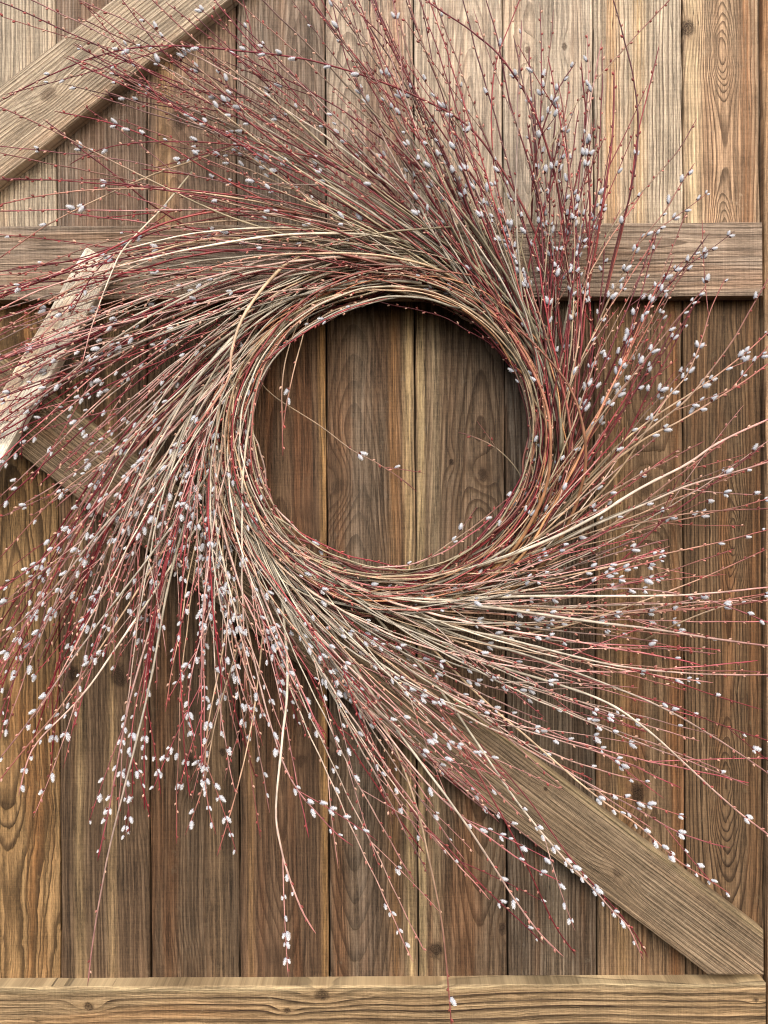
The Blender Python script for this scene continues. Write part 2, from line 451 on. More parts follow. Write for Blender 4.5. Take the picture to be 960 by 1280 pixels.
# --- catkin templates: furry egg on the +z axis, base at the origin, length 1
def catkin_template(seed, fat):
    r = random.Random(seed)
    vs, fs, cs = [], [], []
    core = lin((160, 164, 176)); tipc = lin((200, 203, 212)); scale_c = lin((92, 48, 38)); hair = lin((249, 250, 253))
    rows, seg = 6, 8
    for i in range(rows + 1):
        t = i / rows
        rad = fat * math.sin(math.pi * min(1, 0.06 + 0.94 * t)) ** 0.62 * (1.0 - 0.18 * t)
        for j in range(seg):
            a = 2 * math.pi * j / seg
            vs.append((rad * math.cos(a), rad * math.sin(a), t))
            k = t
            cs.append((*[core[q] * (1 - k) + tipc[q] * k for q in range(3)], 1))
    for i in range(rows):
        for j in range(seg):
            j2 = (j + 1) % seg
            fs.append((i * seg + j, i * seg + j2, (i + 1) * seg + j2, (i + 1) * seg + j))
    fs.append(tuple(rows * seg + j for j in range(seg)))
    # bud scale hugging one side of the base
    b0 = len(vs)
    for i in range(4):
        t = i / 3 * 0.26
        rad = (fat * math.sin(math.pi * (0.06 + 0.94 * t)) ** 0.62 + 0.05) * (1 if i < 3 else .98)
        for j in range(5):
            a = (j / 4 - 0.5) * 3.6 * (1 - i / 3 * 0.6)
            vs.append((rad * math.cos(a), rad * math.sin(a), t - 0.03)); cs.append((*scale_c, 1))
    for i in range(3):
        for j in range(4):
            fs.append((b0 + i * 5 + j, b0 + i * 5 + j + 1, b0 + i * 5 + 6 + j, b0 + i * 5 + 5 + j))
    # silky hairs standing off the egg
    for k in range(170):
        t = r.uniform(0.1, 0.98); a = r.uniform(0, 2 * math.pi)
        rad = fat * math.sin(math.pi * (0.06 + 0.94 * t)) ** 0.62 * (1.0 - 0.18 * t)
        n = Vector((math.cos(a), math.sin(a), (t - 0.45) * 0.9)).normalized()
        p = Vector((rad * math.cos(a), rad * math.sin(a), t))
        d = (n * 1.0 + Vector((0, 0, 0.45)) + Vector((r.uniform(-.3, .3), r.uniform(-.3, .3), r.uniform(-.2, .3)))).normalized()
        w = d.cross(n).normalized() * 0.02
        l = r.uniform(0.10, 0.18)
        i0 = len(vs)
        vs += [tuple(p - w), tuple(p + w), tuple(p + d * l)]
        cs += [(*hair, 1)] * 3
        fs.append((i0, i0 + 1, i0 + 2))
    return np.array(vs), fs, np.array(cs)
CT = [catkin_template(s, f) for s, f in ((1, .22), (2, .26), (3, .20), (4, .29))]
CTM = []
for vs, fs, cs in CT:
    me = bpy.data.meshes.new('catkin')
    me.from_pydata(vs.tolist(), [], fs)
    a = me.color_attributes.new('Col', 'FLOAT_COLOR', 'POINT'); a.data.foreach_set('color', cs.astype(np.float32).ravel())
    me.polygons.foreach_set('use_smooth', [True] * len(me.polygons))
    me.materials.append(ckm)
    CTM.append(me)

# --- curve helpers, all in photo mm: (px, py, h)
def catmull(pts, step=9.0):
    p = [np.array(q, float) for q in pts]
    p = [2 * p[0] - p[1]] + p + [2 * p[-1] - p[-2]]
    out = []
    for i in range(1, len(p) - 2):
        n = max(2, int(np.linalg.norm(p[i + 1] - p[i]) / step))
        for k in range(n):
            t = k / n
            out.append(0.5 * ((2 * p[i]) + (-p[i - 1] + p[i + 1]) * t + (2 * p[i - 1] - 5 * p[i] + 4 * p[i + 1] - p[i + 2]) * t * t
                              + (-p[i - 1] + 3 * p[i] - 3 * p[i + 1] + p[i + 2]) * t ** 3))
    out.append(p[-2])
    return np.array(out)

def bez(p0, p1, p2, p3, n):
    t = np.linspace(0, 1, n)[:, None]
    return (1 - t) ** 3 * p0 + 3 * (1 - t) ** 2 * t * p1 + 3 * (1 - t) * t * t * p2 + t ** 3 * p3

def min_h(x, y):
    if x < 175 and 270 < y < 640: return 60.0
    return 30.0

def to_world(path):
    u = path[:, 0] - 480.0; v = 640.0 - path[:, 1]; h = path[:, 2]
    k = (D - h) / D / 1000.0
    return np.stack([(u * CR - v * SR) * k, -h / 1000.0, (u * SR + v * CR) * k], 1)

class Tw: pass
TW = []
PALS = {   # base, middle, tip (sRGB of the bark; cream lightened to carry painted highlights)
 'olive': ((150, 140, 116), (158, 144, 120), (116, 56, 56)),
 'grey':  ((146, 140, 126), (176, 166, 152), (136, 84, 84)),
 'cream': ((152, 142, 120), (210, 199, 182), (180, 122, 118)),
 'tan':   ((164, 144, 114), (192, 164, 138), (146, 70, 70)),
 'orange':((186, 142, 98), (186, 132, 102), (140, 62, 60)),
 'red':   ((150, 108, 92), (146, 58, 62), (112, 24, 38)),
 'wine':  ((110, 58, 54), (110, 34, 44), (94, 20, 36)),
 'pink':  ((154, 136, 114), (204, 168, 160), (156, 52, 70)),
}
def ramp(pal, t, rnd_k):
    a, b, c = (np.array(lin(q)) for q in PALS[pal])
    t = np.clip(t, 0, 1)[:, None]
    m = np.where(t < .55, a + (b - a) * (t / .55), b + (c - b) * ((t - .55) / .45))
    return m * rnd_k

def tube(world, rad, col, sides=6):
    n = len(world)
    T = np.gradient(world, axis=0)
    T /= np.linalg.norm(T, axis=1)[:, None] + 1e-9
    Yv = np.array([0, 1.0, 0])
    Bn = np.cross(T, Yv); Bn /= np.linalg.norm(Bn, axis=1)[:, None] + 1e-9
    Nn = np.cross(Bn, T)
    a = np.arange(sides) * 2 * math.pi / sides
    vs = (world[:, None, :] + rad[:, None, None] * (np.cos(a)[None, :, None] * Bn[:, None, :] + np.sin(a)[None, :, None] * Nn[:, None, :])).reshape(-1, 3)
    cs = np.repeat(np.concatenate([col, np.ones((n, 1))], 1), sides, 0)
    i = np.arange(n - 1)[:, None] * sides; j = np.arange(sides)[None, :]; j2 = (j + 1) % sides
    fs = np.stack([i + j, i + j2, i + sides + j2, i + sides + j], 2).reshape(-1, 4)
    caps = [tuple(range(sides - 1, -1, -1)), tuple(range((n - 1) * sides, n * sides))]
    return vs, fs, cs, caps

BUD = []                                     # octahedral bud, length 1 on z
for z, r in ((0, .0), (.35, .3), (.7, .24), (1, 0.02)):
    for q in range(5): BUD.append((r * math.cos(q * 1.2566), r * math.sin(q * 1.2566), z))
BUD = np.array(BUD)
BUDF = [(i * 5 + j, i * 5 + (j + 1) % 5, i * 5 + 5 + (j + 1) % 5, i * 5 + 5 + j) for i in range(3) for j in range(5)]

def frame(d):
    d = d / (np.linalg.norm(d) + 1e-9)
    up = np.array([0, 1.0, 0]) if abs(d[1]) < .9 else np.array([1.0, 0, 0])
    x = np.cross(up, d); x /= np.linalg.norm(x); y = np.cross(d, x)
    return np.stack([x, y, d], 1)

def add_twig(path, r0=2.0, r1=0.7, pal='tan', cat=0.5, cat_from=0.45, branches=1, rank=0.0, pair=0.32, wig=1.0, ck=1.0, full=False):
    """path in photo mm from base to tip; builds a Tw with geometry and catkin placements"""
    R = RND
    path = np.array(path, float)
    n = len(path)
    seg = np.linalg.norm(np.diff(path[:, :2], axis=0), axis=1); s = np.concatenate([[0], np.cumsum(seg)]); L = s[-1]
    # small kinks at the nodes
    ph = R.uniform(0, 9); tang = np.gradient(path[:, :2], axis=0); tang /= np.linalg.norm(tang, axis=1)[:, None] + 1e-9
    side = np.stack([-tang[:, 1], tang[:, 0]], 1)
    wv = (np.sin(s / 23 + ph) + 0.6 * np.sin(s / 9.1 + 2 * ph)) * 0.55 * wig * np.clip(s / 60, 0, 1) + np.sin(s / 95 + ph) * 2.6 * wig + np.sin(s / 170 + 3 * ph) * 5.0 * wig
    path[:, :2] += side * (wv - wv[0])[:, None]
    mh = np.array([min_h(x, y) for x, y in path[:, :2]])
    path[:, 2] = np.maximum(path[:, 2], mh + R.uniform(0, 6))
    path[:, 2] = np.convolve(np.pad(path[:, 2], 3, mode='edge'), np.ones(7) / 7, 'valid')
    world = to_world(path)
    t = s / L
    kn = R.uniform(.52, 1.25)
    rad = (r0 + (r1 - r0) * t ** .85) / 1000.0
    nodes = (np.sin(s / 7.7 + ph) > .9)
    rad = rad * np.where(nodes, 1.22, 1.0)
    rad[-1] *= .35
    col = ramp(pal, t, kn)
    V_, F_, C_, caps = tube(world, rad, col)
    Fl = F_.tolist() + caps
    Vs, Cs = [V_], [C_]; nv = len(V_)
    tw = Tw(); tw.cat = []; tw.L = L; tw.rank = rank
    def put_bud(p, d, size, colr):
        nonlocal nv
        M = frame(d)
        v = p + (BUD * size) @ M.T
        Vs.append(v); Cs.append(np.tile(np.array([*colr, 1.0]), (len(v), 1)))
        Fl.extend([tuple(q + nv for q in f) for f in BUDF]); nv += len(v)
    def dress(wp, rr, dens, frm, total):
        """catkins and buds along a world path"""
        sg = np.linalg.norm(np.diff(wp, axis=0), axis=1) * 1000; ss = np.concatenate([[0], np.cumsum(sg)])
        pos = frm * ss[-1]; sgn = R.choice((-1, 1))
        run = full or R.random() < .75
        while pos < ss[-1] - 3:
            i = int(np.searchsorted(ss, pos)) ; i = min(max(i, 1), len(wp) - 1)
            f = (pos - ss[i - 1]) / max(1e-6, ss[i] - ss[i - 1])
            p = wp[i - 1] + (wp[i] - wp[i - 1]) * f
            d = wp[i] - wp[i - 1]; d = d / (np.linalg.norm(d) + 1e-9)
            sd = np.cross(d, np.array([0, 1.0, 0])); sd /= np.linalg.norm(sd) + 1e-9
            off = R.uniform(-.7, .7)
            lat = (sd * math.cos(off) * sgn + np.array([0, -1.0, 0]) * abs(math.sin(off)) * 1.0)
            if not full and R.random() < .12: run = not run
            if run and R.random() < dens:
                for kk in ((1, -1) if R.random() < pair else (1,)):
                    tilt = R.uniform(.2, .55)
                    dd = d * math.cos(tilt) + lat * kk * math.sin(tilt)
                    size = R.choice((5.4, 6.8, 7.8, 8.6, 10.0)) * R.uniform(.92, 1.08) * ck * (1 if pos < ss[-1] * .93 else .8)
                    tw.cat.append((p + lat * kk * (rr + .4) / 1000, dd, size / 1000, R.randrange(4), R.uniform(0, 6.28)))
                pos += R.uniform(10, 23)
            else:
                if R.random() < .75:
                    bc = lin(R.choice(((176, 120, 108), (150, 70, 66), (200, 160, 140), (120, 56, 50))))
                    put_bud(p + lat * rr / 1000 * .6, d * .85 + lat * .5, R.uniform(3.2, 5.2) / 1000, bc)
                pos += R.uniform(9, 19)
            sgn = -sgn
    dress(world, r1 + .3, cat, cat_from, L)
    for b in range(branches):
        if L < 120: break
        f = R.uniform(.5, .88); i = int(f * (n - 1)); 
        if i < 1 or i > n - 3: continue
        d2 = path[i + 1, :2] - path[i - 1, :2]; d2 /= np.linalg.norm(d2) + 1e-9
        an = R.choice((-1, 1)) * R.uniform(.16, .55)
        ca, sa = math.cos(an), math.sin(an)
        dd = np.array([d2[0] * ca - d2[1] * sa, d2[0] * sa + d2[1] * ca])
        bl = R.uniform(.18, .42) * L * .6 + 18
        m = max(5, int(bl / 9))
        q = np.linspace(0, 1, m)
        bend = d2 * .25
        bp = np.zeros((m, 3))
        bp[:, :2] = path[i, :2] + np.outer(q * bl, dd) + np.outer(q * q * bl * .6, bend - dd * .12)
        bp[:, 2] = path[i, 2] + q * R.uniform(-12, 16)
        bp[:, 2] = np.maximum(bp[:, 2], [min_h(x, y) - 4 for x, y in bp[:, :2]])
        bw = to_world(bp)
        rb = np.linspace(max(.62, (r0 + (r1 - r0) * f) * .62), .45, m) / 1000; rb[-1] *= .4
        bcol = ramp(pal, np.linspace(min(.9, f + .1), 1, m), kn)
        v2, f2, c2, cp2 = tube(bw, rb, bcol, 5)
        Vs.append(v2); Cs.append(c2)
        Fl.extend((f2 + nv).tolist()); Fl.extend([tuple(z + nv for z in c) for c in cp2]); nv += len(v2)
        dress(bw, .7, cat * 1.1, .25, bl)
    tw.V = np.concatenate(Vs); tw.C = np.concatenate(Cs); tw.F = Fl; tw.base = world[0].copy()
    tw.h = float(path[:, 2].mean())
    TW.append(tw)
    return tw

def ring_pt(a, r): return np.array([CX + r * math.cos(a), CY - r * math.sin(a)])

# --- 1. rods wound round the ring
def rods():
    R = RND
    for k in range(110):
        a0 = R.uniform(0, 2 * math.pi); span = math.radians(R.uniform(60, 170))
        q = R.random()
        psi = R.uniform(0, 2 * math.pi); rr = math.sqrt(R.random())
        r = 195 + 24 * rr * math.cos(psi); h = 47 + 17 * rr * math.sin(psi)
        dr = R.uniform(-34, 48); dh = R.uniform(-14, 14)
        n = int(span * r / 10)
        t = np.linspace(0, 1, n)
        a = a0 + span * t
        rad = r + dr * (t - .5) + 9 * np.sin(t * R.uniform(3, 9) + k)
        rad = np.maximum(rad, 170 + R.random() * 9)
        # outer end slips off the ring
        rad = rad + np.clip(t - .75, 0, 1) ** 2 * R.uniform(0, 420)
        rad = rad + 22 * np.clip(1 - t / .12, 0, 1)
        path = np.stack([CX + rad * np.cos(a), CY - rad * np.sin(a), h + dh * (t - .5) - 24 * np.clip(1 - t / .12, 0, 1)], 1)
        lower = math.sin(a0 + span / 2)
        pal = R.choice(('tan', 'red', 'olive', 'olive', 'red', 'grey', 'pink', 'wine') if abs(math.cos(a0 + span / 2)) < .75 or math.cos(a0 + span / 2) < 0
                       else ('orange', 'red', 'tan', 'red', 'olive', 'wine'))
        add_twig(path, R.choice((.7, .9, 1.1, 1.4, 1.9)), R.uniform(.6, 1.0), pal, .12, .5, 0, rank=60 + h * .5, wig=1.5)

# --- 1b. loose separate hoops wound over the front of the ring
def hoops():
    R = RND
    for k in range(34):
        a0 = R.uniform(0, 2 * math.pi); span = math.radians(R.uniform(110, 230))
        r = R.uniform(176, 206); n = int(span * r / 10); t = np.linspace(0, 1, n); a = a0 + span * t
        ox, oy = R.gauss(0, 7), R.gauss(0, 7)
        rad = r + R.uniform(-10, 22) * (t - .3) + 5 * np.sin(t * R.uniform(4, 10) + k)
        rad = rad + 26 * np.clip(1 - t / .12, 0, 1) + np.clip(t - .85, 0, 1) ** 2 * R.uniform(200, 1500)
        rad = np.maximum(rad, 168 + abs(ox) * .8 + abs(oy) * .8)
        h = R.uniform(58, 78) - 30 * np.clip(1 - t / .1, 0, 1)
        path = np.stack([CX + ox + rad * np.cos(a), CY + oy - rad * np.sin(a), h], 1)
        right = math.cos(a0 + span / 2) > 0
        pal = R.choice(('orange', 'olive', 'tan', 'red', 'tan') if right else ('tan', 'olive', 'red', 'grey', 'cream', 'orange'))
        add_twig(path, R.choice((.9, 1.1, 1.3, 1.5)), R.uniform(.6, .9), pal, .10, .55, 0, rank=150, wig=1.3)

# --- 2. sweeping twigs that leave the ring counter-clockwise
def sweep(tip, delta, rr, back=None, **kw):
    R = RND
    dx, dy = tip[0] - CX, CY - tip[1]
    rho = math.hypot(dx, dy); phi = math.atan2(dy, dx)
    at = phi - math.acos(min(.97, rr / rho))
    a0 = at - delta
    back = math.radians(R.uniform(4, 26)) if back is None else back
    h0 = R.uniform(30, 68)
    na = max(3, int(back * rr / 12))
    arc = [(*ring_pt(a0 - back * (1 - k / na), rr + 3 * (1 - k / na)), h0) for k in range(na)]
    p0 = ring_pt(a0, rr); p3 = np.array(tip, float)
    ch = p3 - p0; L = np.linalg.norm(ch); ch /= L
    T0 = np.array([-math.sin(a0), -math.cos(a0)])
    beta = math.atan2(ch[0] * T0[1] - ch[1] * T0[0], ch.dot(T0))     # signed angle chord -> start tangent
    g = -beta * R.uniform(.25, .7)
    ca, sa = math.cos(g), math.sin(g)
    Tt = np.array([ch[0] * ca - ch[1] * sa, ch[0] * sa + ch[1] * ca])
    bz = bez(p0, p0 + T0 * L * .36, p3 - Tt * L * .34, p3, max(8, int(L / 10)))
    h1 = kw.pop('h1', None) or R.uniform(32, 96)
    t = np.linspace(0, 1, len(bz))
    hh = h0 + (h1 - h0) * t + math.sin(R.uniform(0, 3)) * 16 * np.sin(t * math.pi)
    path = np.concatenate([np.array(arc).reshape(-1, 3), np.concatenate([bz, hh[:, None]], 1)])
    tw = add_twig(path, **kw)
    return tw

FAM = [  # phi0, phi1, n, rho0, rho1, delta0, delta1, palettes (paler lower left, darker upper right: light put into the bark), catkins, r0, branches
 (38, 62, 20, 300, 490, -12, 8, ('wine', 'red', 'wine', 'olive', 'tan'), .50, 1.6, 2),
 (62, 84, 28, 330, 560, -6, 14, ('wine', 'red', 'olive', 'grey', 'wine'), .52, 1.7, 2),
 (84, 112, 46, 340, 600, 2, 20, ('olive', 'grey', 'olive', 'grey', 'red', 'wine'), .16, 2.0, 1),
 (108, 132, 34, 360, 680, 4, 24, ('olive', 'red', 'grey', 'wine', 'olive'), .24, 1.9, 1),
 (130, 162, 22, 340, 640, 8, 30, ('red', 'tan', 'olive', 'pink', 'tan'), .15, 1.6, 1),
 (160, 186, 26, 300, 580, 10, 34, ('pink', 'tan', 'cream', 'cream', 'grey', 'red'), .17, 1.8, 1),
 (163, 186, 14, 430, 620, 12, 32, ('cream', 'pink', 'wine', 'red'), .12, 1.7, 0),
 (184, 212, 31, 300, 600, 10, 34, ('pink', 'cream', 'cream', 'wine', 'grey', 'pink'), .42, 1.8, 1),
 (210, 236, 42, 320, 660, 8, 32, ('pink', 'cream', 'red', 'cream', 'pink', 'grey'), .44, 1.8, 2),
 (236, 262, 24, 290, 560, 6, 32, ('pink', 'cream', 'tan', 'cream', 'red'), .52, 1.7, 2),
 (258, 290, 30, 280, 560, 6, 32, ('pink', 'cream', 'tan', 'grey', 'cream', 'red'), .38, 1.7, 2),
 (288, 318, 32, 290, 640, 6, 30, ('cream', 'pink', 'tan', 'grey', 'cream'), .30, 1.8, 1),
 (314, 342, 30, 280, 560, 5, 30, ('cream', 'pink', 'tan', 'grey', 'cream'), .22, 1.9, 1),
 (340, 370, 18, 260, 500, 4, 26, ('cream', 'tan', 'red', 'olive'), .2, 1.8, 1),
 (8, 40, 18, 260, 440, -4, 18, ('tan', 'olive', 'red', 'orange', 'wine'), .45, 1.7, 1),
]
def families():
    R = RND
    for (p0, p1, n, q0, q1, d0, d1, pals, cat, r0, br) in FAM:
        for k in range(n):
            if k and R.random() < .5:                       # twigs run in loose strands
                phi = last[0] + math.radians(R.gauss(0, 2.2)); rho = max(265, last[1] + R.gauss(0, 45)); dlt = last[2] + R.gauss(0, 2.5); rr = last[3] + R.gauss(0, 6)
            else:
                phi = math.radians(R.uniform(p0, p1)); rho = q0 + (q1 - q0) * R.random() ** .9
                dlt = R.uniform(d0, d1); rr = R.uniform(178, 228)
            last = (phi, rho, dlt, rr)
            tip = (CX + rho * math.cos(phi), CY - rho * math.sin(phi))
            dl_ = dlt + (R.gauss(0, 13) if R.random() < .45 else R.gauss(0, 4))
            thick = r0 * R.choice((.42, .52, .62, .75, 1.05))
            sweep(tip, math.radians(dl_), max(176, rr), r0=thick, r1=min(thick, R.uniform(.55, .85)), pal=R.choice(pals),
                  cat=cat * R.uniform(.4, 1.25), cat_from=R.uniform(.42, .62), branches=R.randint(0, br), rank=rho * .12)

